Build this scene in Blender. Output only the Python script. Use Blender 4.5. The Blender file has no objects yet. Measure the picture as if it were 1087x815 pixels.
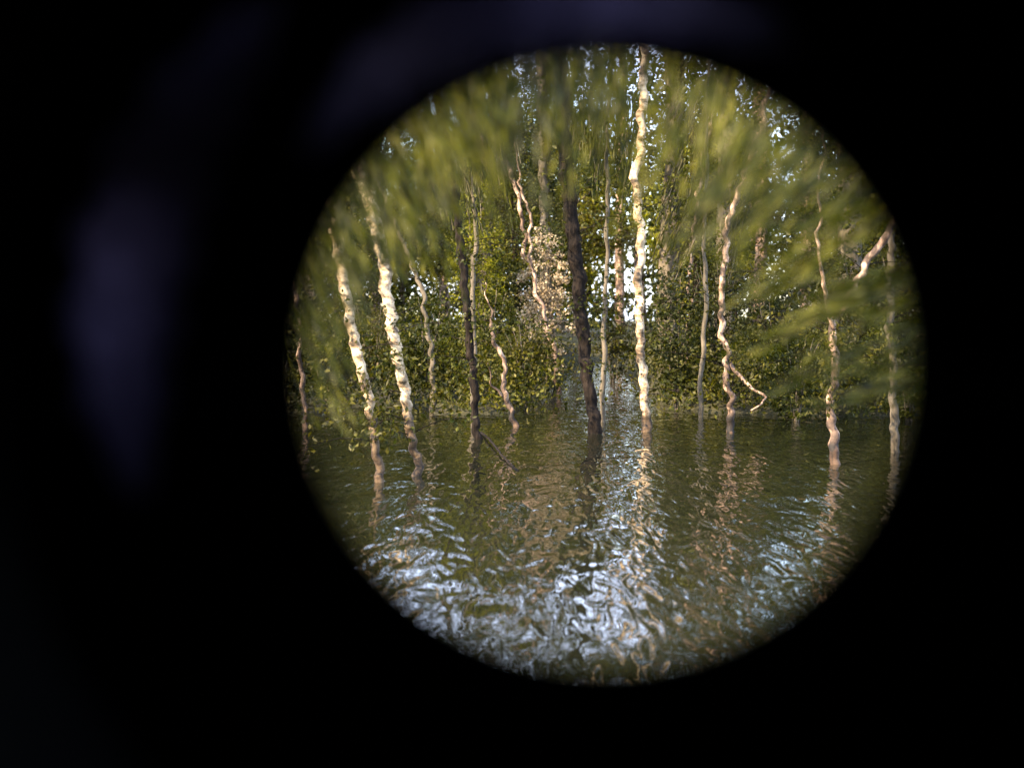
import bpy, math, random
import numpy as np
from mathutils import Vector, Matrix, noise as mnoise

random.seed(7)
rng = np.random.default_rng(7)
S = bpy.context.scene
COL = S.collection
R = math.radians

# ---------------------------------------------------------------- camera
CAM_H = 1.2
FPX = 1463.0                      # focal length in pixels of the 1087 px wide photograph
HORIZON = 340.0
PITCH = math.atan((407.5 - HORIZON) / FPX)
cam_d = bpy.data.cameras.new('camera')
cam_d.sensor_width = 36
cam_d.lens = 36 * FPX / 1087
cam_d.clip_start = 0.01
cam_d.clip_end = 3000
cam_d.dof.use_dof = True
cam_d.dof.focus_distance = 14.0
cam_d.dof.aperture_fstop = (cam_d.lens / 1000) / (2 * 0.0105)
cam = bpy.data.objects.new('camera', cam_d)
COL.objects.link(cam)
cam.location = (0, 0, CAM_H)
cam.rotation_euler = (R(90) - PITCH, 0, 0)
S.camera = cam

# ---------------------------------------------------------------- world and sun
SUN_EL, SUN_AZ = 35.0, -126.0      # azimuth measured clockwise from +Y (view direction); sun over the left side
w = bpy.data.worlds.new('World')
S.world = w
w.use_nodes = True
nt = w.node_tree
bg = nt.nodes['Background']
sky = nt.nodes.new('ShaderNodeTexSky')
sky.sky_type = 'NISHITA'
sky.sun_disc = False
sky.sun_elevation = R(SUN_EL)
sky.sun_rotation = R(SUN_AZ)
sky.air_density = 1.2
sky.dust_density = 1.2
# broken white cloud over the whole sky
wtc = nt.nodes.new('ShaderNodeTexCoord')
wmp = nt.nodes.new('ShaderNodeMapping'); wmp.inputs['Scale'].default_value = (1, 1, 2.2)
wno = nt.nodes.new('ShaderNodeTexNoise'); wno.inputs['Scale'].default_value = 3.2; wno.inputs['Detail'].default_value = 6; wno.inputs['Roughness'].default_value = 0.55
wra = nt.nodes.new('ShaderNodeValToRGB'); wra.color_ramp.elements[0].position = 0.42; wra.color_ramp.elements[1].position = 0.62
wmx = nt.nodes.new('ShaderNodeMix'); wmx.data_type = 'RGBA'
nt.links.new(wtc.outputs['Generated'], wmp.inputs[0]); nt.links.new(wmp.outputs[0], wno.inputs['Vector'])
nt.links.new(wno.outputs['Fac'], wra.inputs[0]); nt.links.new(wra.outputs[0], wmx.inputs[0])
nt.links.new(sky.outputs[0], wmx.inputs[6]); wmx.inputs[7].default_value = (6.9, 8.1, 11.0, 1)
nt.links.new(wmx.outputs[2], bg.inputs[0])
bg.inputs[1].default_value = 0.15
sl = bpy.data.lights.new('sun', 'SUN')
sl.energy = 4.6
sl.angle = R(0.5)
sl.color = (1.0, 0.79, 0.50)
so = bpy.data.objects.new('sun', sl)
COL.objects.link(so)
sd = Vector((math.sin(R(SUN_AZ)) * math.cos(R(SUN_EL)), math.cos(R(SUN_AZ)) * math.cos(R(SUN_EL)), math.sin(R(SUN_EL))))
so.rotation_euler = sd.to_track_quat('Z', 'Y').to_euler()
so.location = sd * 50

S.view_settings.view_transform = 'Standard'
S.view_settings.look = 'None'
S.view_settings.exposure = 2.0
S.view_settings.gamma = 1
S.cycles.use_denoising = True
S.cycles.max_bounces = 6
S.cycles.diffuse_bounces = 3
S.cycles.glossy_bounces = 3
S.cycles.transmission_bounces = 3
S.cycles.transparent_max_bounces = 4
S.cycles.caustics_reflective = False
S.cycles.caustics_refractive = False
S.cycles.sample_clamp_indirect = 4


def at(px, py, d):
    """the point at forward distance d (metres along +Y) seen at pixel px, py of the photograph"""
    x = (px - 543.5) / FPX
    y = (407.5 - py) / FPX
    c, s = math.cos(PITCH), math.sin(PITCH)
    v = Vector((x, c + y * s, -s + y * c))
    return Vector((0, 0, CAM_H)) + v * (d / v.y)


# ---------------------------------------------------------------- materials
def mat(name):
    m = bpy.data.materials.new(name)
    m.use_nodes = True
    return m, m.node_tree, m.node_tree.nodes['Principled BSDF']


def ramp(nt, src, stops):
    r = nt.nodes.new('ShaderNodeValToRGB')
    e = r.color_ramp.elements
    while len(e) < len(stops):
        e.new(0.5)
    for i, (p, c) in enumerate(stops):
        e[i].position = p
        e[i].color = (*c, 1)
    nt.links.new(src, r.inputs[0])
    return r.outputs[0]


def noise_tex(nt, scale, detail=3, rough=0.55, stretch=None, vec=None):
    n = nt.nodes.new('ShaderNodeTexNoise')
    n.inputs['Scale'].default_value = scale
    n.inputs['Detail'].default_value = detail
    n.inputs['Roughness'].default_value = rough
    tc = nt.nodes.new('ShaderNodeTexCoord')
    src = tc.outputs['Object'] if vec is None else vec
    if stretch:
        mp = nt.nodes.new('ShaderNodeMapping')
        mp.inputs['Scale'].default_value = stretch
        nt.links.new(src, mp.inputs[0])
        src = mp.outputs[0]
    nt.links.new(src, n.inputs['Vector'])
    return n


def bump(nt, p, height, dist, strength=1.0):
    b = nt.nodes.new('ShaderNodeBump')
    b.inputs['Distance'].default_value = dist
    b.inputs['Strength'].default_value = strength
    nt.links.new(height, b.inputs['Height'])
    nt.links.new(b.outputs[0], p.inputs['Normal'])
    return b


def leaf_mat(name, dark, mid, light, trans=0.35, gloss=0.45):
    m, nt, p = mat(name)
    n = noise_tex(nt, 9.0, 2, 0.8)
    n2 = noise_tex(nt, 0.9, 2, 0.6)
    mx = nt.nodes.new('ShaderNodeMath'); mx.operation = 'MULTIPLY_ADD'
    nt.links.new(n.outputs['Fac'], mx.inputs[0]); mx.inputs[1].default_value = 0.6
    m2 = nt.nodes.new('ShaderNodeMath'); m2.operation = 'MULTIPLY'
    nt.links.new(n2.outputs['Fac'], m2.inputs[0]); m2.inputs[1].default_value = 0.4
    nt.links.new(m2.outputs[0], mx.inputs[2])
    c = ramp(nt, mx.outputs[0], [(0.36, dark), (0.5, mid), (0.64, light)])
    nt.links.new(c, p.inputs['Base Color'])
    p.inputs['Roughness'].default_value = gloss
    p.inputs['Specular IOR Level'].default_value = 0.18
    tr = nt.nodes.new('ShaderNodeBsdfTranslucent')
    hs = nt.nodes.new('ShaderNodeHueSaturation')
    hs.inputs['Saturation'].default_value = 1.15
    hs.inputs['Value'].default_value = 1.5
    nt.links.new(c, hs.inputs['Color'])
    nt.links.new(hs.outputs[0], tr.inputs[0])
    mix = nt.nodes.new('ShaderNodeMixShader')
    mix.inputs[0].default_value = trans
    nt.links.new(p.outputs[0], mix.inputs[1])
    nt.links.new(tr.outputs[0], mix.inputs[2])
    nt.links.new(mix.outputs[0], nt.nodes['Material Output'].inputs[0])
    return m


def bark_mat(name, stops, scale=9, stretch=(1, 1, 0.35), depth=0.01, rough=0.85):
    m, nt, p = mat(name)
    n = noise_tex(nt, scale, 5, 0.65, stretch)
    nt.links.new(ramp(nt, n.outputs['Fac'], stops), p.inputs['Base Color'])
    p.inputs['Roughness'].default_value = rough
    p.inputs['Specular IOR Level'].default_value = 0.12
    bump(nt, p, n.outputs['Fac'], depth)
    return m


M = {}
M['green'] = leaf_mat('green_leaf', (0.009, 0.011, 0.002), (0.036, 0.040, 0.005), (0.125, 0.120, 0.014))
M['olive'] = leaf_mat('olive_leaf', (0.012, 0.012, 0.003), (0.050, 0.046, 0.007), (0.15, 0.13, 0.02))
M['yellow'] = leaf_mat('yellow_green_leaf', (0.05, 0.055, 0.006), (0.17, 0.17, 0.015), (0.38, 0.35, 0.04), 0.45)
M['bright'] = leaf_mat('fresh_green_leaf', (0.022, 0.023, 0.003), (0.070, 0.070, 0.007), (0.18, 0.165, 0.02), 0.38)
M['tan'] = leaf_mat('sky_sparkle_leaf', (0.12, 0.08, 0.04), (0.46, 0.36, 0.24), (0.78, 0.68, 0.52), 0.3)  # leaf colour paled to carry the bright sky sparkle
M['dark'] = leaf_mat('dark_leaf', (0.007, 0.009, 0.002), (0.022, 0.026, 0.005), (0.070, 0.072, 0.012), 0.25)
M['birch'] = bark_mat('birch_bark', [(0.34, (0.05, 0.035, 0.025)), (0.43, (0.45, 0.32, 0.20)), (0.52, (0.68, 0.55, 0.40)), (0.72, (0.80, 0.72, 0.60))],
                      5, (1.6, 1.6, 3.2), 0.012)
M['pink_bark'] = bark_mat('pinkish_bark', [(0.3, (0.10, 0.05, 0.035)), (0.5, (0.36, 0.21, 0.15)), (0.7, (0.55, 0.38, 0.29))], 6, (1, 1, 0.6), 0.015)
M['brown_bark'] = bark_mat('brown_bark', [(0.3, (0.003, 0.002, 0.002)), (0.5, (0.010, 0.007, 0.0055)), (0.75, (0.035, 0.024, 0.017))], 12, (1.5, 1.5, 0.35), 0.03)
M['grey_bark'] = bark_mat('grey_bark', [(0.3, (0.04, 0.033, 0.025)), (0.5, (0.11, 0.09, 0.065)), (0.75, (0.22, 0.18, 0.14))], 10, (1.5, 1.5, 0.4), 0.02)

def two_tone_bark(name, pale, brown, scale, stretch, depth, big=1.4, cut=0.5, base=0.12):  # brown patches among the pale bark put sun dapple into the colour
    m, nt, p = mat(name)
    n = noise_tex(nt, scale, 5, 0.7, stretch)
    a = ramp(nt, n.outputs['Fac'], pale)
    b = ramp(nt, n.outputs['Fac'], brown)
    n2 = noise_tex(nt, big, 3, 0.75, (2.5, 2.5, 1))
    f = ramp(nt, n2.outputs['Fac'], [(cut - 0.04, (0, 0, 0)), (cut + 0.04, (1, 1, 1))])
    mx = nt.nodes.new('ShaderNodeMix'); mx.data_type = 'RGBA'
    nt.links.new(f, mx.inputs[0]); nt.links.new(b, mx.inputs[6]); nt.links.new(a, mx.inputs[7])
    sx = nt.nodes.new('ShaderNodeSeparateXYZ')
    tcz = nt.nodes.new('ShaderNodeTexCoord')
    nt.links.new(tcz.outputs['Object'], sx.inputs[0])
    nz = noise_tex(nt, 7, 3, 0.6)
    az_ = nt.nodes.new('ShaderNodeMath'); az_.operation = 'MULTIPLY_ADD'
    nt.links.new(nz.outputs['Fac'], az_.inputs[0]); az_.inputs[1].default_value = -0.3
    nt.links.new(sx.outputs[2], az_.inputs[2])
    wet_shade = ramp(nt, az_.outputs[0], [(base * 0.7 - 0.08, (0.16, 0.13, 0.10)), (base, (1, 1, 1))])  # wet waterline band; with a high base it also paints shade on the foot
    mw = nt.nodes.new('ShaderNodeMix'); mw.data_type = 'RGBA'; mw.blend_type = 'MULTIPLY'
    mw.inputs[0].default_value = 1
    nt.links.new(mx.outputs[2], mw.inputs[6]); nt.links.new(wet_shade, mw.inputs[7])
    nt.links.new(mw.outputs[2], p.inputs['Base Color'])
    p.inputs['Roughness'].default_value = 0.8
    bump(nt, p, n.outputs['Fac'], depth)
    return m


PALE = [(0.36, (0.04, 0.028, 0.02)), (0.44, (0.34, 0.22, 0.12)), (0.52, (0.60, 0.44, 0.27)), (0.7, (0.76, 0.63, 0.44))]
BROWN = [(0.36, (0.02, 0.014, 0.01)), (0.5, (0.13, 0.085, 0.05)), (0.66, (0.42, 0.30, 0.19))]
M['birch'] = two_tone_bark('birch_bark_dappled', PALE, BROWN, 9, (1.2, 1.2, 2.2), 0.014, 1.6, 0.47)
M['birch_dark_foot'] = two_tone_bark('birch_bark_dark_foot', PALE, BROWN, 9, (1.2, 1.2, 2.2), 0.014, 1.6, 0.44, 0.50)  # dark base bark, with the shade of the lower trunk put into the colour
M['pink_bark'] = two_tone_bark('pinkish_bark_dappled', [(0.34, (0.10, 0.05, 0.035)), (0.5, (0.44, 0.28, 0.19)), (0.68, (0.66, 0.48, 0.36))],
                               [(0.36, (0.02, 0.013, 0.009)), (0.5, (0.07, 0.042, 0.028)), (0.7, (0.20, 0.13, 0.09))], 9, (1, 1, 1), 0.012, 2.0, 0.53)

m, nt, p = mat('forest_soil')
n = noise_tex(nt, 1.3, 8, 0.7)
nt.links.new(ramp(nt, n.outputs['Fac'], [(0.3, (0.020, 0.016, 0.010)), (0.5, (0.055, 0.050, 0.018)), (0.7, (0.07, 0.065, 0.025))]), p.inputs['Base Color'])
p.inputs['Roughness'].default_value = 1
nb = noise_tex(nt, 14, 5, 0.7)
bump(nt, p, nb.outputs['Fac'], 0.08)
M['soil'] = m

m, nt, p = mat('pond_water')
p.inputs['Base Color'].default_value = (0.008, 0.009, 0.004, 1)
p.inputs['Roughness'].default_value = 0.012
p.inputs['IOR'].default_value = 1.5
# ripples: three trains of wavelets, warped so that the crests curl
hs = []
tc = nt.nodes.new('ShaderNodeTexCoord')
for sc, amp, st, dt in ((0.8, 0.016, (1, 0.9, 1), 1), (4.5, 0.0125, (1, 0.38, 1), 1), (11.0, 0.0105, (1.0, 0.20, 1), 1)):
    n = noise_tex(nt, sc, dt, 0.5, st, tc.outputs['Object'])
    n.inputs['Distortion'].default_value = 0.7
    k = nt.nodes.new('ShaderNodeMath'); k.operation = 'MULTIPLY'
    k.inputs[1].default_value = amp
    nt.links.new(n.outputs['Fac'], k.inputs[0])
    hs.append(k.outputs[0])
a = nt.nodes.new('ShaderNodeMath'); nt.links.new(hs[0], a.inputs[0]); nt.links.new(hs[1], a.inputs[1])
b = nt.nodes.new('ShaderNodeMath'); nt.links.new(a.outputs[0], b.inputs[0]); nt.links.new(hs[2], b.inputs[1])
bump(nt, p, b.outputs[0], 1.0)
M['water'] = m

m, nt, p = mat('glint_arc_coating')
p.inputs['Base Color'].default_value = (0.002, 0.002, 0.003, 1)
p.inputs['Specular IOR Level'].default_value = 1.0
p.inputs['Specular Tint'].default_value = (0.27, 0.22, 0.44, 1)  # tinted so that the added arcs reflect the slot light as purple
p.inputs['Roughness'].default_value = 0.5
n = noise_tex(nt, 60, 4, 0.6)
nt.links.new(ramp(nt, n.outputs['Fac'], [(0.3, (0.13,) * 3), (0.7, (0.22,) * 3)]), p.inputs['Roughness'])
M['tube'] = m
m, nt, p = mat('matt_black_lining')
p.inputs['Base Color'].default_value = (0.004, 0.004, 0.004, 1)
p.inputs['Roughness'].default_value = 1.0
p.inputs['Specular IOR Level'].default_value = 0.05
M['lining'] = m


# ---------------------------------------------------------------- mesh helpers
def mesh_from(name, verts, faces, material, smooth=False):
    me = bpy.data.meshes.new(name)
    verts = np.asarray(verts, dtype=np.float32)
    if isinstance(faces, np.ndarray):
        k = faces.shape[1]
        me.vertices.add(len(verts)); me.vertices.foreach_set('co', verts.ravel())
        me.loops.add(faces.size); me.loops.foreach_set('vertex_index', faces.astype(np.int32).ravel())
        me.polygons.add(len(faces))
        me.polygons.foreach_set('loop_start', (np.arange(len(faces)) * k).astype(np.int32))
        me.update(calc_edges=True)
    else:
        me.from_pydata([tuple(v) for v in verts.tolist()], [], faces)
    if smooth:
        me.polygons.foreach_set('use_smooth', [True] * len(me.polygons))
    me.materials.append(material)
    return me


def link(name, me, parent=None):
    o = bpy.data.objects.new(name, me)
    COL.objects.link(o)
    if parent is not None:
        o.parent = parent
    return o


def thing(name, label, cat, loc, group=None):
    o = bpy.data.objects.new(name, None)
    o.empty_display_size = 0.2
    COL.objects.link(o)
    o.location = loc
    o['label'] = label
    o['category'] = cat
    if group:
        o['group'] = group
    return o


def spline(pts, step):
    """Catmull-Rom through pts = [(Vector, radius)], resampled about every step metres"""
    P = [p for p, r in pts]; Q = [r for p, r in pts]
    out = []
    for i in range(len(P) - 1):
        p0 = P[max(i - 1, 0)]; p1 = P[i]; p2 = P[i + 1]; p3 = P[min(i + 2, len(P) - 1)]
        n = max(2, int((p2 - p1).length / step))
        for k in range(n):
            t = k / n
            v = 0.5 * ((2 * p1) + (p2 - p0) * t + (2 * p0 - 5 * p1 + 4 * p2 - p3) * t * t + (3 * p1 - p0 - 3 * p2 + p3) * t ** 3)
            out.append((v, Q[i] * (1 - t) + Q[i + 1] * t))
    out.append((P[-1], Q[-1]))
    return out


def tube_geo(pts, sides=9, wig=0.0, freq=6.0, seed=0.0, step=0.05, lump=0.12):
    s = spline(pts, step)
    V = []; F = []
    for i, (c, r) in enumerate(s):
        q = c * freq + Vector((seed, seed * 1.7, 0))
        off = mnoise.noise_vector(q) * wig + mnoise.noise_vector(q * 0.4) * wig * 0.9
        c = c + Vector((off.x, off.y, 0))
        a = s[max(i - 1, 0)][0]; b = s[min(i + 1, len(s) - 1)][0]
        d = (b - a).normalized()
        u = d.cross(Vector((0, 1, 0.01))).normalized(); v = d.cross(u)
        for k in range(sides):
            t = 2 * math.pi * k / sides
            e = u * math.cos(t) + v * math.sin(t)
            rr = r * (1 + lump * 2 * mnoise.noise((c + e * r) * 9 + Vector((seed, 0, 0))))
            V.append(c + e * rr)
    for i in range(len(s) - 1):
        for k in range(sides):
            k2 = (k + 1) % sides
            F.append((i * sides + k, i * sides + k2, (i + 1) * sides + k2, (i + 1) * sides + k))
    F.append(tuple(range(sides))[::-1])
    F.append(tuple(range((len(s) - 1) * sides, len(s) * sides)))
    return V, F


def join_geo(geos):
    V = []; F = []
    for v, f in geos:
        n = len(V)
        V += v
        F += [tuple(i + n for i in q) for q in f]
    return V, F


def leaves(centres, length, width, axis=None, spread=1.0, fold=0.25):
    """one folded rhombus leaf per centre; axis = preferred direction (n,3) or None for random"""
    n = len(centres)
    d = rng.normal(size=(n, 3))
    d /= np.linalg.norm(d, axis=1)[:, None]
    if axis is not None:
        d = axis + d * spread
        d /= np.linalg.norm(d, axis=1)[:, None]
    u = rng.normal(size=(n, 3))
    s = np.cross(d, u); s /= np.linalg.norm(s, axis=1)[:, None]
    nn = np.cross(d, s)
    L = (length * rng.uniform(0.6, 1.35, n))[:, None]
    W = (width * rng.uniform(0.6, 1.35, n))[:, None]
    a = centres - d * L / 2
    b = centres + s * W / 2 + nn * W * fold
    c = centres + d * L / 2
    e = centres - s * W / 2 + nn * W * fold
    V = np.stack([a, b, c, e], 1).reshape(-1, 3)
    i = np.arange(n) * 4
    F = np.concatenate([np.stack([i, i + 1, i + 2], 1), np.stack([i, i + 2, i + 3], 1)])
    return V, F


def merge_np(parts):
    V = []; F = []; n = 0
    for v, f in parts:
        V.append(v); F.append(f + n); n += len(v)
    return np.concatenate(V), np.concatenate(F)


def clumps(n_clump, shape, per, rad, seed=None):
    """leaf centres gathered in clumps spread through an egg-shaped or given volume"""
    out = []
    for c in shape(n_clump):
        r = rad * rng.uniform(0.5, 1.4)
        k = max(6, int(per * rng.uniform(0.5, 1.4)))
        q = rng.normal(size=(k, 3)) * r * np.array([0.55, 0.55, 0.38])
        out.append(c + q)
    return np.concatenate(out)


def egg(rx, rz, z0, hollow=0.35):
    def f(n):
        d = rng.normal(size=(n, 3)); d /= np.linalg.norm(d, axis=1)[:, None]
        r = rng.uniform(hollow, 1, n) ** 0.6
        p = d * r[:, None]
        z = (p[:, 2] + 1) / 2
        taper = 0.55 + 0.45 * np.sin(np.pi * np.clip(z * 0.85 + 0.12, 0, 1))
        return np.stack([p[:, 0] * rx * taper, p[:, 1] * rx * taper, z0 + z * rz], 1)
    return f


# ---------------------------------------------------------------- the pond, its bed and the ground
def ground_z(x, y):
    t = (x / max(y, 1.0)) * FPX + 543.5            # the column of the view that the point lies in: shapes the bays only
    d = 17.8
    d += 1.6 * mnoise.noise(Vector((x * 0.35, 3.1, 0)))
    for c, wd, extra in ((632, 42, 22.0), (405, 26, 4.0)):          # bays running back between the trees
        d += extra * math.exp(-((t - c) / wd) ** 2)
    edge = y - d                                   # > 0 on land
    near = 1.6 - y                                 # > 0 on the near bank
    e = max(edge, near, abs(x) - 26)
    n = 0.10 * mnoise.noise(Vector((x * 0.5, y * 0.5, 0))) + 0.25 * mnoise.noise(Vector((x * 0.08, y * 0.08, 5)))
    if e < 0:
        return max(-0.9, e * 0.35) + n * 0.2
    return 0.02 + 0.5 * (1 - math.exp(-e * 0.16)) + n * min(1, e * 0.4) + min(e, 60) * 0.006


def axis_steps(lo, hi, core_lo, core_hi, step, grow=1.35):
    a = list(np.arange(core_lo, core_hi + 1e-6, step))
    s = step; v = a[0]; L = []
    while v > lo:
        s *= grow; v -= s; L.append(v)
    s = step; v = a[-1]; Rr = []
    while v < hi:
        s *= grow; v += s; Rr.append(v)
    return L[::-1] + a + Rr


xs = axis_steps(-900, 900, -22, 24, 0.5)
ys = axis_steps(-300, 1200, -2, 60, 0.5)
V = [(x, y, ground_z(x, y)) for y in ys for x in xs]
nx = len(xs)
F = [(j * nx + i, j * nx + i + 1, (j + 1) * nx + i + 1, (j + 1) * nx + i) for j in range(len(ys) - 1) for i in range(nx - 1)]
g = link('ground', mesh_from('ground', V, F, M['soil'], True)); g['kind'] = 'structure'
wv = [(-30, 0.5, 0), (30, 0.5, 0), (30, 48, 0), (-30, 48, 0)]
wt = link('pond_water', mesh_from('pond_water', wv, [(0, 1, 2, 3)], M['water'])); wt['kind'] = 'structure'


# ---------------------------------------------------------------- the black tube that the picture is taken through
axis_dir = (at(638, 388, 1.0) - Vector((0, 0, CAM_H))).normalized()
tube_root = thing('viewing_tube', 'black tube seen from inside, its round mouth framing the pond and trees', 'tube', Vector((0, 0, CAM_H)))
tube_root.rotation_euler = axis_dir.to_track_quat('Z', 'Y').to_euler()


def lathe(profile, n=128):
    V = []; F = []
    for (r, z) in profile:
        for k in range(n):
            t = 2 * math.pi * k / n
            V.append((r * math.cos(t), r * math.sin(t), z))
    m_ = len(profile)
    for i in range(m_):
        j = (i + 1) % m_
        for k in range(n):
            k2 = (k + 1) % n
            F.append((i * n + k, i * n + k2, j * n + k2, j * n + k))
    return V, F


K = 1 / FPX
r_stop = 320 * K * 0.60
link('field_stop', mesh_from('field_stop', *lathe([(r_stop, 0.602), (r_stop, 0.600), (r_stop + 0.012, 0.596), (0.2545, 0.594), (0.2545, 0.606), (r_stop + 0.012, 0.606)]), M['lining'], False), tube_root)
def dish(name, r0, r1, z1, slope, a0, a1, material):
    """an added funnel-shaped arc, shaped to catch the slot light as a smudge, narrowing at its ends"""
    V = []; F = []; n = 48
    rm = (r0 + r1) / 2; tn = math.tan(R(slope))
    for k in range(n + 1):
        t = R(a0 + (a1 - a0) * k / n)
        wdt = (r1 - r0) / 2 * max(0.04, math.sin(math.pi * k / n)) ** 0.6 * (1 + 0.16 * math.sin(k * 0.9) + 0.1 * math.sin(k * 2.3))
        for rr in (rm - wdt, rm + wdt):
            z = z1 + (r1 - rr) * tn
            V.append((rr * math.cos(t), rr * math.sin(t), z)); V.append((rr * math.cos(t), rr * math.sin(t), z + 0.004))
    for k in range(n):
        i = 4 * k; j = i + 4
        F += [(i, i + 2, j + 2, j), (i + 1, j + 1, j + 3, i + 3), (i, j, j + 1, i + 1), (i + 2, i + 3, j + 3, j + 2)]
    link(name, mesh_from(name, V, F, material, False), tube_root)


dish('top_glint_arc', r_stop + 0.004, 0.172, 0.575, 5.5, 36, 122, M['tube'])  # added arc, shaped only to place the glints at the top
dish('rim_glint_arc', 0.177, 0.222, 0.560, 11.0, -16, 48, M['tube'])  # rim cut down to an arc so the glint shows only at left
link('barrel', mesh_from('barrel', *lathe([(0.2535, -0.42), (0.2535, 0.66), (0.265, 0.66), (0.272, 0.64), (0.272, -0.40), (0.265, -0.42)]), M['lining'], False), tube_root)
# unseen plate added behind the eye; slots placed so leaked daylight makes the smudges
vb = []; fb = []
RR = [0.0, 0.05, 0.10, 0.15, 0.20, 0.2525]
NA = 72
for zz in (-0.415, -0.405):
    for rr in RR:
        for k in range(NA):
            t = 2 * math.pi * k / NA
            vb.append((rr * math.cos(t), rr * math.sin(t), zz))
for i in range(len(RR) - 1):
    for k in range(NA):
        deg = 360 * (k + 0.5) / NA
        if i == 3 and 4 < deg < 17:
            continue
        if i == 4 and 48 < deg < 56:
            continue
        if i == 4 and 84 < deg < 101:
            continue
        k2 = (k + 1) % NA
        for off in (0, len(RR) * NA):
            fb.append((off + i * NA + k, off + i * NA + k2, off + (i + 1) * NA + k2, off + (i + 1) * NA + k))
link('slotted_light_block', mesh_from('slotted_light_block', vb, fb, M['lining']), tube_root)

# ---------------------------------------------------------------- individual trees near the water
TREE_N = [0]


def build_tree(name, label, cat, D, pts, bark, w_bot, w_top, crown=None, branches=(), wig=0.042, extra_top=None, group=None, base_z=-0.5):
    """pts: pixels along the trunk from its foot upwards, at forward distance D; widths in pixels"""
    TREE_N[0] += 1
    sd_ = TREE_N[0] * 3.37
    foot = at(pts[0][0], pts[0][1], D)
    zt = ground_z(foot.x, foot.y)
    root = thing(name, label, cat, (foot.x, D, max(zt, 0.0)), group)
    o = Vector(root.location)
    n = len(pts)
    line = [(Vector((foot.x, D, min(zt, foot.z) - 0.25)), w_bot * 1.1 * D / FPX)]
    if foot.z > o.z + 0.1:
        pass
    for i, (x, y) in enumerate(pts):
        wpx = w_bot + (w_top - w_bot) * i / (n - 1)
        line.append((at(x, y, D) + Vector((0, random.uniform(-.05, .05), 0)), wpx * (0.62 if i == 0 else 0.5) * D / FPX))
    if extra_top is None:
        d = (line[-1][0] - line[-2][0]).normalized()
        d = (d + Vector((0, 0, 1.0))).normalized()
        rr = line[-1][1]
        line.append((line[-1][0] + d * 1.8, rr * 0.9))
        line.append((line[-1][0] + (d + Vector((random.uniform(-.1, .1), 0, .2))).normalized() * 3.0, rr * 0.6))
    else:
        line += extra_top
    line = [(a - o, b) for a, b in line]
    V, F = tube_geo(line, 10, wig * 0.8 * D / 14, 10.5 * 14 / D, sd_, 0.025 * D / 14)
    link('trunk', mesh_from('trunk', V, F, M[bark], True), root)
    for bl in branches:
        bD = D
        bp = [(at(x, y, bD + k * bl.get('dy', -0.1)) - o, (bl['w'] * (1 - 0.7 * k / (len(bl['pts']) - 1))) * 0.5 * D / FPX) for k, (x, y) in enumerate(bl['pts'])]
        V, F = tube_geo(bp, 6, wig, 9.0, sd_ + 1)
        link('branch', mesh_from('branch', V, F, M[bl.get('bark', bark)], True), root)
    tipv = line[-1][0]
    if crown and crown.get('spray', 1):
        parts = []; tws = []
        for k in range(int(26 * crown.get('spray', 1))):
            i0 = random.randrange(2, n - 1)
            s0 = line[i0][0].lerp(line[i0 + 1][0], random.random())
            e0 = s0 + Vector((random.uniform(-.75, .75), random.uniform(-.5, .3), random.uniform(-.1, .35))) * (D / 14)
            tws.append(tube_geo([(s0, 0.005), (s0.lerp(e0, .5) + Vector((0, 0, .05)), 0.003), (e0, 0.0015)], 4, 0.01, 8, k, 0.12))
            t = rng.uniform(0.3, 1.15, 34)[:, None]
            cc = np.array(s0)[None, :] * (1 - t) + np.array(e0)[None, :] * t + rng.normal(size=(34, 3)) * 0.075
            parts.append(leaves(cc, 0.05, 0.028))
        link('foliage', mesh_from('foliage', *merge_np(parts), M[crown['leaf']]), root)
        link('twig', mesh_from('twig', *join_geo(tws), M['brown_bark']), root)['kind'] = 'stuff'
    if crown:
        parts = []
        # high crown round the top of the trunk, on a few limbs
        limbs = []
        for k in range(7):
            ang = random.uniform(0, 6.28)
            t0 = random.uniform(0.55, 0.98)
            s0 = line[-2][0].lerp(tipv, t0) if random.random() < .6 else line[-3][0].lerp(line[-2][0], t0)
            e0 = s0 + Vector((math.cos(ang), math.sin(ang), random.uniform(0.2, 0.9))) * random.uniform(0.8, 1.7)
            limbs.append(tube_geo([(s0, 0.025), ((s0 + e0) / 2 + Vector((0, 0, .1)), 0.018), (e0, 0.006)], 5, 0.01, 5, k))
            cs = np.array([list(s0.lerp(e0, random.uniform(0.35, 1.1))) for _ in range(5)])
            pts_ = clumps(5, lambda n_: cs, crown.get('per', 60), 0.42)
            parts.append(leaves(pts_, 0.085, 0.05))
        v, f = merge_np(parts)
        c_ = link('crown', mesh_from('crown', v, f, M[crown['leaf']]), root)
        V, F = join_geo(limbs)
        
        for q in limbs:
            link('limb', mesh_from('limb', *q, M[bark], True), root)
    return root


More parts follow.
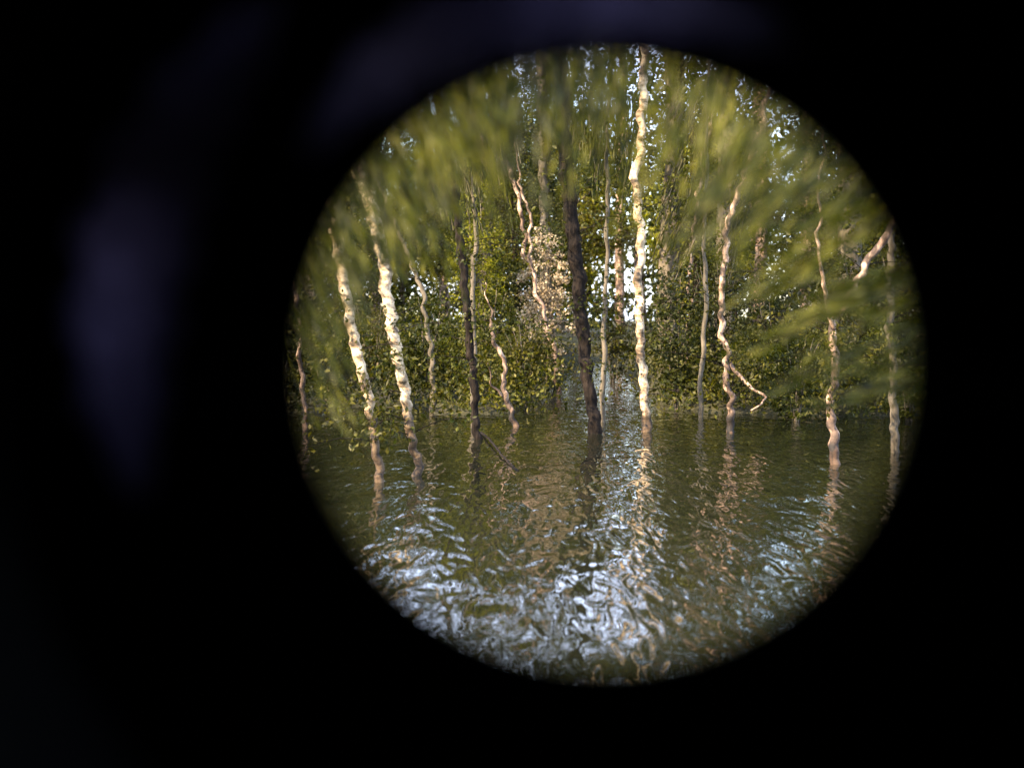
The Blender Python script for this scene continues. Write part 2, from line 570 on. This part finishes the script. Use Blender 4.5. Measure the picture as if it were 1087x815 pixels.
build_tree('birch_tree', 'leaning golden birch trunk at the left rim of the round view', 'tree', 10.2,
           [(404, 512), (400, 480), (394, 445), (386, 400), (371, 340), (362, 280), (353, 225), (340, 150), (325, 80)], 'birch_dark_foot', 8, 15, {'leaf': 'olive'})
build_tree('birch_tree', 'thick leaning white birch trunk, second from the left rim', 'tree', 10.6,
           [(443, 505), (440, 480), (436, 455), (428, 415), (417, 350), (408, 290), (398, 235), (384, 190), (366, 120), (350, 50)], 'birch_dark_foot', 8, 18, {'leaf': 'green'})
build_tree('thin_tree', 'thin grey-barked stem just right of the thick leaning birch', 'tree', 18.0,
           [(462, 440), (452, 330), (436, 275), (418, 235), (400, 190), (380, 130), (365, 60)], 'grey_bark', 5, 4, {'leaf': 'olive', 'per': 30})
build_tree('dark_tree', 'slender dark brown trunk rising from the water between the white birches and the crooked sapling', 'tree', 13.9,
           [(506, 474), (504, 430), (500, 380), (494, 310), (487, 240), (477, 180), (466, 110), (458, 40)], 'brown_bark', 8, 10, {'leaf': 'green'})
build_tree('sapling', 'short pale crooked sapling with a kinked pinkish stem at the water edge', 'tree', 15.6,
           [(547, 462), (541, 435), (533, 410), (535, 385), (525, 362), (524, 345)], 'pink_bark', 6, 4, None, wig=0.055,
           extra_top=[(at(520, 325, 15.6), 0.008), (at(517, 300, 15.6), 0.004)],
           branches=[{'pts': [(535, 425), (522, 405), (517, 385)], 'w': 3}])
build_tree('sapling', 'tall thin pale sapling left of the dark trunk, crossing the pale sky-sparkle bush', 'tree', 22.0,
           [(592, 420), (589, 380), (582, 350), (572, 318), (566, 290), (558, 265), (553, 225), (540, 178), (528, 140), (518, 90)], 'pink_bark', 4, 5, {'leaf': 'olive', 'per': 30}, wig=0.055,
           branches=[{'pts': [(563, 280), (561, 230), (552, 190), (548, 150)], 'w': 4}])
build_tree('dark_tree', 'thickest dark brown trunk standing in the water at the middle of the view', 'tree', 14.6,
           [(631, 462), (627, 420), (621, 370), (614, 300), (606, 230), (600, 160), (596, 100), (592, 40)], 'brown_bark', 12, 18, {'leaf': 'green'}, wig=0.034)
build_tree('birch_tree', 'upright mottled white birch trunk right of the thick dark trunk', 'tree', 14.8,
           [(686, 460), (685, 430), (682, 370), (678, 310), (679, 260), (676, 200), (680, 140), (684, 60)], 'birch', 9, 9, {'leaf': 'green'}, wig=0.042)
build_tree('thin_tree', 'short pale stem showing only high up between two birches', 'tree', 21.0,
           [(728, 410), (731, 330), (733, 275), (737, 230), (742, 200), (752, 140), (765, 60)], 'pink_bark', 3, 5, {'leaf': 'green', 'per': 30}, wig=0.05)
build_tree('birch_tree', 'slim birch with a bent branch near its foot at the water edge', 'tree', 14.7,
           [(776, 461), (775, 430), (770, 400), (773, 370), (764, 350), (768, 300), (771, 255), (782, 210), (800, 160), (812, 110)], 'pink_bark', 7, 6, {'leaf': 'olive'}, wig=0.05,
           branches=[{'pts': [(776, 385), (786, 400), (800, 412), (813, 422), (799, 436)], 'w': 5}])
build_tree('pink_barked_tree', 'blurred orange-brown trunk that forks out to the right near the right edge of the view', 'tree', 11.5,
           [(884, 486), (885, 440), (884, 390), (886, 345), (897, 320), (921, 280), (950, 230)], 'pink_bark', 9, 8, {'leaf': 'olive'},
           branches=[{'pts': [(886, 350), (872, 280), (868, 200), (880, 130)], 'w': 5}])
build_tree('grey_tree', 'dim grey trunk hard against the right edge of the round view', 'tree', 12.5,
           [(949, 478), (947, 400), (944, 330), (946, 260), (955, 180), (970, 90)], 'grey_bark', 8, 8, {'leaf': 'green'})
build_tree('grey_tree', 'soft mauve-grey trunk high up just left of the thickest dark trunk', 'tree', 24.0,
           [(590, 410), (584, 330), (580, 250), (577, 160), (575, 100), (574, 40)], 'grey_bark', 6, 12, {'leaf': 'green'})
build_tree('grey_tree', 'dim brown trunk at the far left rim of the round view', 'tree', 15.5,
           [(324, 470), (321, 400), (317, 340), (312, 280), (306, 200)], 'pink_bark', 5, 5, {'leaf': 'olive'})


# ---------------------------------------------------------------- the wood behind: rows of leafy trees
def crown_mesh(kind, rx, rz, z0, nclump, per, leaf, L, W):
    v, f = leaves(clumps(nclump, egg(rx, rz, z0), per, 0.75), L, W)
    return mesh_from(kind, v, f, M[leaf])


def bg_tree_proto(rx, h, z0, leaf, bark, nclump=75, per=125, L=0.17, W=0.10, tr=0.11):
    me = crown_mesh('crown', rx, h - z0, z0, nclump, per, leaf, L, W)
    pts = [(Vector((0, 0, -0.4)), tr * 1.3), (Vector((0.1, 0, h * 0.3)), tr), (Vector((-0.1, 0.1, h * 0.6)), tr * 0.7), (Vector((0, 0, h * 0.95)), tr * 0.2)]
    geos = [tube_geo(pts, 7, 0.03, 2, random.random() * 9, 0.4)]
    tm = mesh_from('trunk', *geos[0], M[bark], True)
    gl = []
    for k in range(9):
        z = h * random.uniform(0.3, 0.85); a = random.uniform(0, 6.28); l = rx * random.uniform(0.5, 0.9)
        gl.append(tube_geo([(Vector((0, 0, z)), tr * 0.4), (Vector((math.cos(a) * l * .5, math.sin(a) * l * .5, z + .4)), tr * .25), (Vector((math.cos(a) * l, math.sin(a) * l, z + .9)), tr * .08)], 5, 0.03, 2, k, 0.3))
    lm = mesh_from('limb', *join_geo(gl), M[bark], True)
    return tm, lm, me


protos = [
    bg_tree_proto(2.4, 9.5, 0.6, 'green', 'grey_bark'),
    bg_tree_proto(2.1, 8.5, 0.9, 'olive', 'grey_bark'),
    bg_tree_proto(2.7, 10.5, 1.2, 'green', 'brown_bark'),
    bg_tree_proto(2.2, 9.0, 0.5, 'dark', 'brown_bark'),
    bg_tree_proto(1.9, 8.0, 0.8, 'yellow', 'grey_bark'),
]
GL = 'leafy trees of the wood behind the pond'
LBL = ['mid-green leafy tree of the wood behind the pond', 'olive leafy tree of the wood behind the pond', 'broad green leafy tree of the wood behind the pond',
       'dark green leafy tree of the wood behind the pond', 'yellow-green leafy tree of the wood behind the pond']
GRP = ['mid-green trees of the far wood', 'olive trees of the far wood', 'broad green trees of the far wood', 'dark green trees of the far wood', 'yellow-green trees of the far wood']


def bg_tree(k, x, y, sc, scz=None):
    tm, lm, cm = protos[k]
    r = thing('leafy_tree', LBL[k], 'tree', (x, y, ground_z(x, y) - 0.05), GRP[k])
    r.rotation_euler = (0, 0, random.uniform(0, 6.28))
    r.scale = (sc, sc, scz or sc)
    for nm, me in (('trunk', tm), ('limb', lm), ('crown', cm)):
        q = link(nm, me, r)
        if nm == 'limb':
            q['kind'] = 'stuff'


# lower stretches of the tree line: column of the view, half width, height of the tree tops there
GAPS = ((432, 62, 125), (600, 46, 82), (832, 14, 170))
rows = ((27, 3.9, 0.62), (33, 4.2, 0.75), (40, 4.2, 0.92), (49, 4.6, 1.12), (60, 5.5, 1.30))
for ri, (yy, sp, sc) in enumerate(rows):
    half = yy * 0.50
    x = -half
    while x < half + 3:
        jx = x + random.uniform(-.9, .9); jy = yy + random.uniform(-2, 2)
        col = jx / jy * FPX + 543.5
        s = sc * random.uniform(0.85, 1.12)
        k = random.choice((0, 1, 2, 0, 3, 2, 1, 4 if ri > 1 else 0))
        skip = False
        if 770 < col < 880 and ri != 1: s *= 0.66 if ri > 1 else 0.8
        if 770 < col < 860 and ri == 1: skip = True
        if 575 < col < 700 and ri < 2: skip = True
        if 575 < col < 660 and ri == 2: s *= 0.6
        if 380 < col < 470 and ri < 1: skip = True
        s *= (2.3 if ri else 1.6) if col > 665 and not 795 < col < 865 else 1.5
        for c_, w_, yc in GAPS:
            if abs(col - c_) < w_ + 2.0 * s / jy * FPX * 0.8:
                s = min(s, (1.2 + (HORIZON - yc) / FPX * jy) / 9.8)
        if not skip:
            bg_tree(k, jx, jy, s)
        x += sp

tall_p = bg_tree_proto(2.6, 13.0, 1.6, 'green', 'grey_bark', 125, 150, 0.105, 0.06, 0.13)
for k_, (col, d, s, lb) in enumerate(((706, 24.5, 1.2, 'tall fine-leaved tree right behind the upright mottled birch'), (768, 23.0, 1.15, 'tall fine-leaved tree behind the slim birch with the bent branch'),
                       (905, 22.0, 1.25, 'tall fine-leaved tree behind the forked orange-brown trunk'), (985, 21.0, 1.0, 'tall fine-leaved tree beyond the right rim of the round view'),
                       (330, 23.0, 0.9, 'tall fine-leaved tree at the left rim of the round view'), (512, 26.5, 0.8, 'tall fine-leaved tree behind the sunlit yellow-green bush'))):
    q = at(col, 400, d)
    r = thing('tall_tree', lb, 'tree', (q.x, d, ground_z(q.x, d) - 0.05), 'tall fine-leaved trees close behind the shore')
    r.scale = (s, s, s); r.rotation_euler = (0, 0, k_ * 1.3)
    for nm, me in zip(('trunk', 'limb', 'crown'), tall_p):
        e = link(nm, me, r)
        if nm == 'limb':
            e['kind'] = 'stuff'

# tall bare-stemmed pines behind the leafy wood (seen against the sky, mostly as reflections)
pm_t = None
ptr = [(Vector((0, 0, -0.4)), 0.21), (Vector((0.2, 0, 5)), 0.19), (Vector((0, 0, 10)), 0.16), (Vector((0.25, 0, 15)), 0.12), (Vector((0.1, 0, 19)), 0.04)]
pm_t = mesh_from('trunk', *tube_geo(ptr, 8, 0.10, 0.8, 4.0, 0.4), M['pink_bark'], True)
v, f = leaves(clumps(40, egg(2.6, 6.0, 13.5), 110, 0.7), 0.24, 0.07)
pm_c = mesh_from('crown', v, f, M['dark'])
for x, y, s in ((4.6, 58, 1.0), (6.0, 63, 1.1), (-1.6, 60, 1.05), (-5.6, 57, .95), (-7.4, 62, 1.1), (11.5, 66, 1.0), (16, 60, 1.1), (-13, 64, 1.05), (1.6, 70, 1.1), (-3.2, 68, 1.15), (8.6, 70, 1.2), (21, 66, 1.0), (-19, 62, 1.1), (5.5, 31, .74), (6.9, 32, .8)):
    r = thing('pine_tree', 'tall bare-stemmed pine behind the leafy wood', 'tree', (x, y, ground_z(x, y)), 'tall pines behind the wood')
    r.scale = (s, s, s); r.rotation_euler = (0, 0, random.uniform(0, 6.28))
    link('trunk', pm_t, r); link('crown', pm_c, r)


# the far-off mass of the wood and the undergrowth on the banks: nobody could count these
cc = []
for k in range(520):
    a = random.uniform(-0.62, 0.62); d = random.uniform(72, 86)
    c = np.array([math.tan(a) * d, d, random.uniform(0.4, 9.0)])
    col = c[0] / c[1] * FPX + 543.5
    for c_, w_, yc in GAPS:
        if abs(col - c_) < w_ + 15:
            c[2] = min(c[2], random.uniform(0.4, 1.2 + (HORIZON - yc - 25) / FPX * d))
    cc.append(c + rng.normal(size=(70, 3)) * np.array([1.5, 1.0, 1.0]))
cc = np.concatenate(cc); cc[:, 2] = np.maximum(cc[:, 2], 0.3)
fw = link('far_wood', mesh_from('far_wood', *leaves(cc, 0.5, 0.32), M['green'])); fw['kind'] = 'stuff'
fw['label'] = 'distant green mass of the wood beyond the rows of trees'; fw['category'] = 'wood'
for lf, nm, cnt in (('green', 'green undergrowth covering the far bank', 1100), ('olive', 'olive undergrowth mixed over the far bank', 800)):
    cc = []
    while len(cc) < cnt:
        d = 16.0 + 15 * random.random() ** 2.2; x = random.uniform(-0.55, 0.6) * d
        z = ground_z(x, d)
        if z < -0.06: continue
        h = random.uniform(0.25, 1.0)
        q = rng.normal(size=(70, 3)) * np.array([0.32, 0.25, 0.25 * h]) + np.array([x, d, max(z, 0) + h * 0.5])
        q[:, 2] = np.maximum(q[:, 2], 0.03)
        cc.append(q)
    u = link('undergrowth', mesh_from('undergrowth', *leaves(np.concatenate(cc), 0.075, 0.04), M[lf])); u['kind'] = 'stuff'
    u['label'] = nm; u['category'] = 'undergrowth'


# ---------------------------------------------------------------- shrubs and undergrowth along the banks
def shrub(px, d, wpx, hpx, leaf, label, n=1400, L=0.055, W=0.035, droop=None, group=None, name='shrub', zoff=0.0, dirv=None):
    c = at(px, 400, d)
    gz = max(ground_z(c.x, d), -0.1)
    rx = wpx * 0.5 * d / FPX; h = hpx * d / FPX
    root = thing(name, label, 'shrub', (c.x, d, gz), group)
    per = 34
    cc = clumps(max(6, n // per), egg(rx, h, 0.02 + zoff, 0.1), per, max(0.10, rx * 0.22))
    ax = None
    if dirv is not None:
        ax = np.tile(np.array(dirv, dtype=float), (len(cc), 1))
    v, f = leaves(cc, L, W, ax, 0.35 if ax is not None else 1)
    v[:, 2] = np.maximum(v[:, 2], -gz + 0.004 if gz < 0 else 0.0)
    link('foliage', mesh_from('foliage', v, f, M[leaf]), root)
    gs = []
    for k in range(8):
        a = random.uniform(0, 6.28); l = rx * random.uniform(.3, .8)
        gs.append(tube_geo([(Vector((0, 0, -0.15)), 0.012), (Vector((math.cos(a) * l * .4, math.sin(a) * l * .4, h * .45)), 0.009), (Vector((math.cos(a) * l, math.sin(a) * l, h * random.uniform(.7, .98))), 0.003)], 5, 0.012, 7, k, 0.12))
    link('stem', mesh_from('stem', *join_geo(gs), M['grey_bark'], True), root)['kind'] = 'stuff'
    return root


SH = [
    (345, 18.5, 90, 120, 'green', 'dense green shrub at the left rim of the view below the leaning birches'),
    (395, 20.0, 70, 130, 'olive', 'olive shrub behind the foot of the second birch'),
    (455, 18.8, 80, 120, 'green', 'green shrub between the thick birch and the slender dark trunk'),
    (520, 20.5, 70, 110, 'green', 'green shrub behind the crooked sapling'),
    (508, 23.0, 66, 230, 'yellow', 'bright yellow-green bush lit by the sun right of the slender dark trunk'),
    (580, 23.5, 64, 175, 'tan', 'pale cream bush, coloured to show bright sky sparkle, behind the tall thin sapling'),
    (560, 19.5, 70, 85, 'olive', 'low olive bush left of the thick dark trunk at the water edge'),
    (650, 27.0, 60, 100, 'olive', 'grey-olive bush between the dark trunk and the upright birch'),
    (718, 18.6, 90, 150, 'dark', 'dark green bush right of the upright mottled birch'),
    (760, 19.4, 80, 170, 'green', 'green bush behind the slim birch with the bent branch'),
    (820, 18.2, 100, 150, 'dark', 'dark bush right of the slim birch with the bent branch'),
    (845, 16.4, 90, 120, 'green', 'green bush on the shore between the slim birch and the forked trunk'),
    (915, 17.5, 110, 190, 'olive', 'olive bush behind the forked orange-brown trunk'),
    (965, 16.5, 90, 200, 'green', 'green bush at the right edge of the view'),
    (300, 17.5, 90, 210, 'dark', 'dark bush beyond the left rim of the view'),
]
for px, d, wp, hp, lf, lb in SH:
    shrub(px, d, wp, hp, lf, lb, n=int(wp * hp * 0.36))

# hanging and fanning leafy boughs of the shore trees: long narrow leaves on drooping twigs
def bough(px, py, d, wpx, hpx, leaf, label, dirv, n=900, L=0.20, W=0.026, spread=0.18):
    """a tree on the shore whose trunk is thin and whose foliage hangs in the given box of the view"""
    c = at(px, py, d)
    root = thing('weeping_tree', label, 'tree', (c.x, d, max(ground_z(c.x, d), -0.3)))
    o = Vector(root.location)
    top = at(px + 10, -40, d)
    V, F = tube_geo([(Vector((0, 0, -0.3)), 0.035), (at(px + 3, 300, d + .1) - o, 0.028), (at(px + 6, 120, d) - o, 0.022), (top - o, 0.015)], 7, 0.03, 4, px)
    link('trunk', mesh_from('trunk', V, F, M['grey_bark'], True), root)
    dv = np.array(dirv, dtype=float); dv /= np.linalg.norm(dv)
    parts = []; tw = []
    m_ = max(8, n // 26)
    for k in range(m_):
        sx = px + random.uniform(-.5, .5) * wpx; sy = py + random.uniform(-.5, .5) * hpx
        s = at(sx, sy, d + random.uniform(-.9, .9)) - o
        l = random.uniform(0.45, 1.1)
        d2 = Vector(dv) + Vector((random.uniform(-.12, .12), random.uniform(-.2, .2), random.uniform(-.12, .12)))
        t = rng.uniform(-0.5, 0.5, 26)[:, None]
        cc = np.array(s)[None, :] + t * l * np.array(d2)[None, :] + rng.normal(size=(26, 3)) * 0.035
        parts.append(leaves(cc, L, W, np.tile(np.array(d2), (26, 1)), spread))
        tw.append(tube_geo([(s - d2 * l * .5, 0.004), (s, 0.003), (s + d2 * l * .5, 0.002)], 3, 0.01, 5, k, 0.3))
    link('foliage', mesh_from('foliage', *merge_np(parts), M[leaf]), root)
    link('twig', mesh_from('twig', *join_geo(tw), M['grey_bark']), root)['kind'] = 'stuff'


bough(500, 130, 15.0, 90, 170, 'green', 'green hanging foliage high above the slender dark trunk', (-0.22, 0, 1), 900)
bough(640, 130, 16.2, 90, 130, 'green', 'green hanging foliage high between the dark trunk and the upright birch', (0.02, 0, 1), 900)
bough(745, 180, 17.0, 90, 190, 'olive', 'olive foliage slanting up to the right over the slim birch', (0.35, 0, 1), 900)


# two trees on the near bank just outside the view; their boughs hang across the top and sides of it
def overhang(label, foot, top, boughs, leaf):
    root = thing('overhanging_tree', label, 'tree', (foot[0], foot[1], ground_z(*foot)))
    o = Vector(root.location)
    T = Vector(top)
    link('trunk', mesh_from('trunk', *tube_geo([(Vector((0, 0, -.4)), .13), ((T - o) * .5 + Vector((.05, 0, 0)), .10), (T - o, .07)], 10, .02, 3, 2, .15), M['grey_bark'], True), root)
    for (px, py, d, wpx, hpx, dirv, n, lf) in boughs:
        d *= 0.76; n = int(n * 1.25)
        c = at(px, py, d) - o
        dv = Vector(dirv).normalized()
        hang = at(px, -60, d) - o
        link('limb', mesh_from('limb', *tube_geo([(T - o, .05), ((T - o).lerp(hang, .5) + Vector((0, 0, .35)), .035), (hang + Vector((0, 0, .15)), .018), (hang - dv * .05, .008)], 7, .02, 4, px, .12), M['grey_bark'], True), root)
        parts = []; tw = []
        m_ = max(6, n // 22)
        for k in range(m_):
            sx = px + random.uniform(-.5, .5) * wpx; sy = py + random.uniform(-.5, .5) * hpx
            q = at(sx, sy, d + random.uniform(-.5, .5)) - o
            d2 = dv + Vector((random.uniform(-.16, .16), random.uniform(-.3, .3), random.uniform(-.16, .16)))
            l = random.uniform(.14, .34)
            t = rng.uniform(-.5, .5, 22)[:, None]
            cc = np.array(q)[None, :] + t * l * np.array(d2)[None, :] + rng.normal(size=(22, 3)) * .014
            parts.append(leaves(cc, .058, .0075, np.tile(np.array(d2), (22, 1)), .25))
            tw.append(tube_geo([(q - d2 * l * .6, .0007), (q, .0008), (q + d2 * l * .8, .001)], 3, .004, 8, k, .1))
        link('bough_foliage', mesh_from('bough_foliage', *merge_np(parts), M[lf]), root)
        link('twig', mesh_from('twig', *join_geo(tw), M['brown_bark']), root)['kind'] = 'stuff'


overhang('near tree whose blurred hanging boughs cross the upper left of the round view', (-2.6, 1.2), (-2.0, 2.4, 3.1), [
    (455, 120, 3.2, 130, 130, (-.35, 0, 1), 600, 'bright'),
    (435, 200, 4.4, 80, 110, (-.35, 0, 1), 500, 'green'),
    (380, 190, 3.6, 90, 150, (-.5, 0, 1), 360, 'green'),
    (535, 90, 3.4, 110, 110, (-.12, 0, 1), 480, 'green'),
    (578, 62, 3.6, 90, 80, (-.06, 0, 1), 330, 'dark'),
    (505, 72, 3.6, 70, 70, (-.2, 0, 1), 240, 'green'),
    (340, 300, 3.5, 60, 200, (-.45, 0, 1), 420, 'green')], 'olive')
overhang('near tree whose blurred boughs fan across the upper right of the round view', (3.0, 1.2), (2.6, 2.6, 3.0), [
    (625, 85, 3.4, 100, 110, (.04, 0, 1), 420, 'green'),
    (735, 105, 3.2, 90, 120, (.28, 0, 1), 420, 'bright'),
    (890, 290, 3.4, 90, 110, (1, 0, .6), 260, 'bright'),
    (900, 200, 3.2, 90, 90, (.9, 0, .8), 260, 'green'),
    (812, 165, 3.1, 110, 120, (.62, 0, .8), 400, 'green'),
    (930, 360, 3.3, 90, 130, (1, 0, .2), 380, 'green')], 'olive')

# ---------------------------------------------------------------- a twig in the water
# thin twigs lying in the water
def twig(pxs, label, w=2.0, bark='brown_bark'):
    P = []
    for k, (x, y, hgt) in enumerate(pxs):
        d = CAM_H * FPX / (y - HORIZON)
        P.append((at(x, y, d) + Vector((0, 0, hgt)), w * 0.5 * d / FPX))
    o0 = P[0][0].copy()
    V, F = tube_geo([(a - o0, b) for a, b in P], 6, 0.012, 8, pxs[0][0], 0.04)
    o = link('fallen_twig', mesh_from('fallen_twig', V, F, M[bark], True)); o.location = o0
    o['label'] = label; o['category'] = 'twig'


twig([(505, 455, 0), (520, 470, .03), (535, 488, .02), (550, 500, 0)], 'dark twig in the water slanting down right from the slender dark trunk', 2.5)
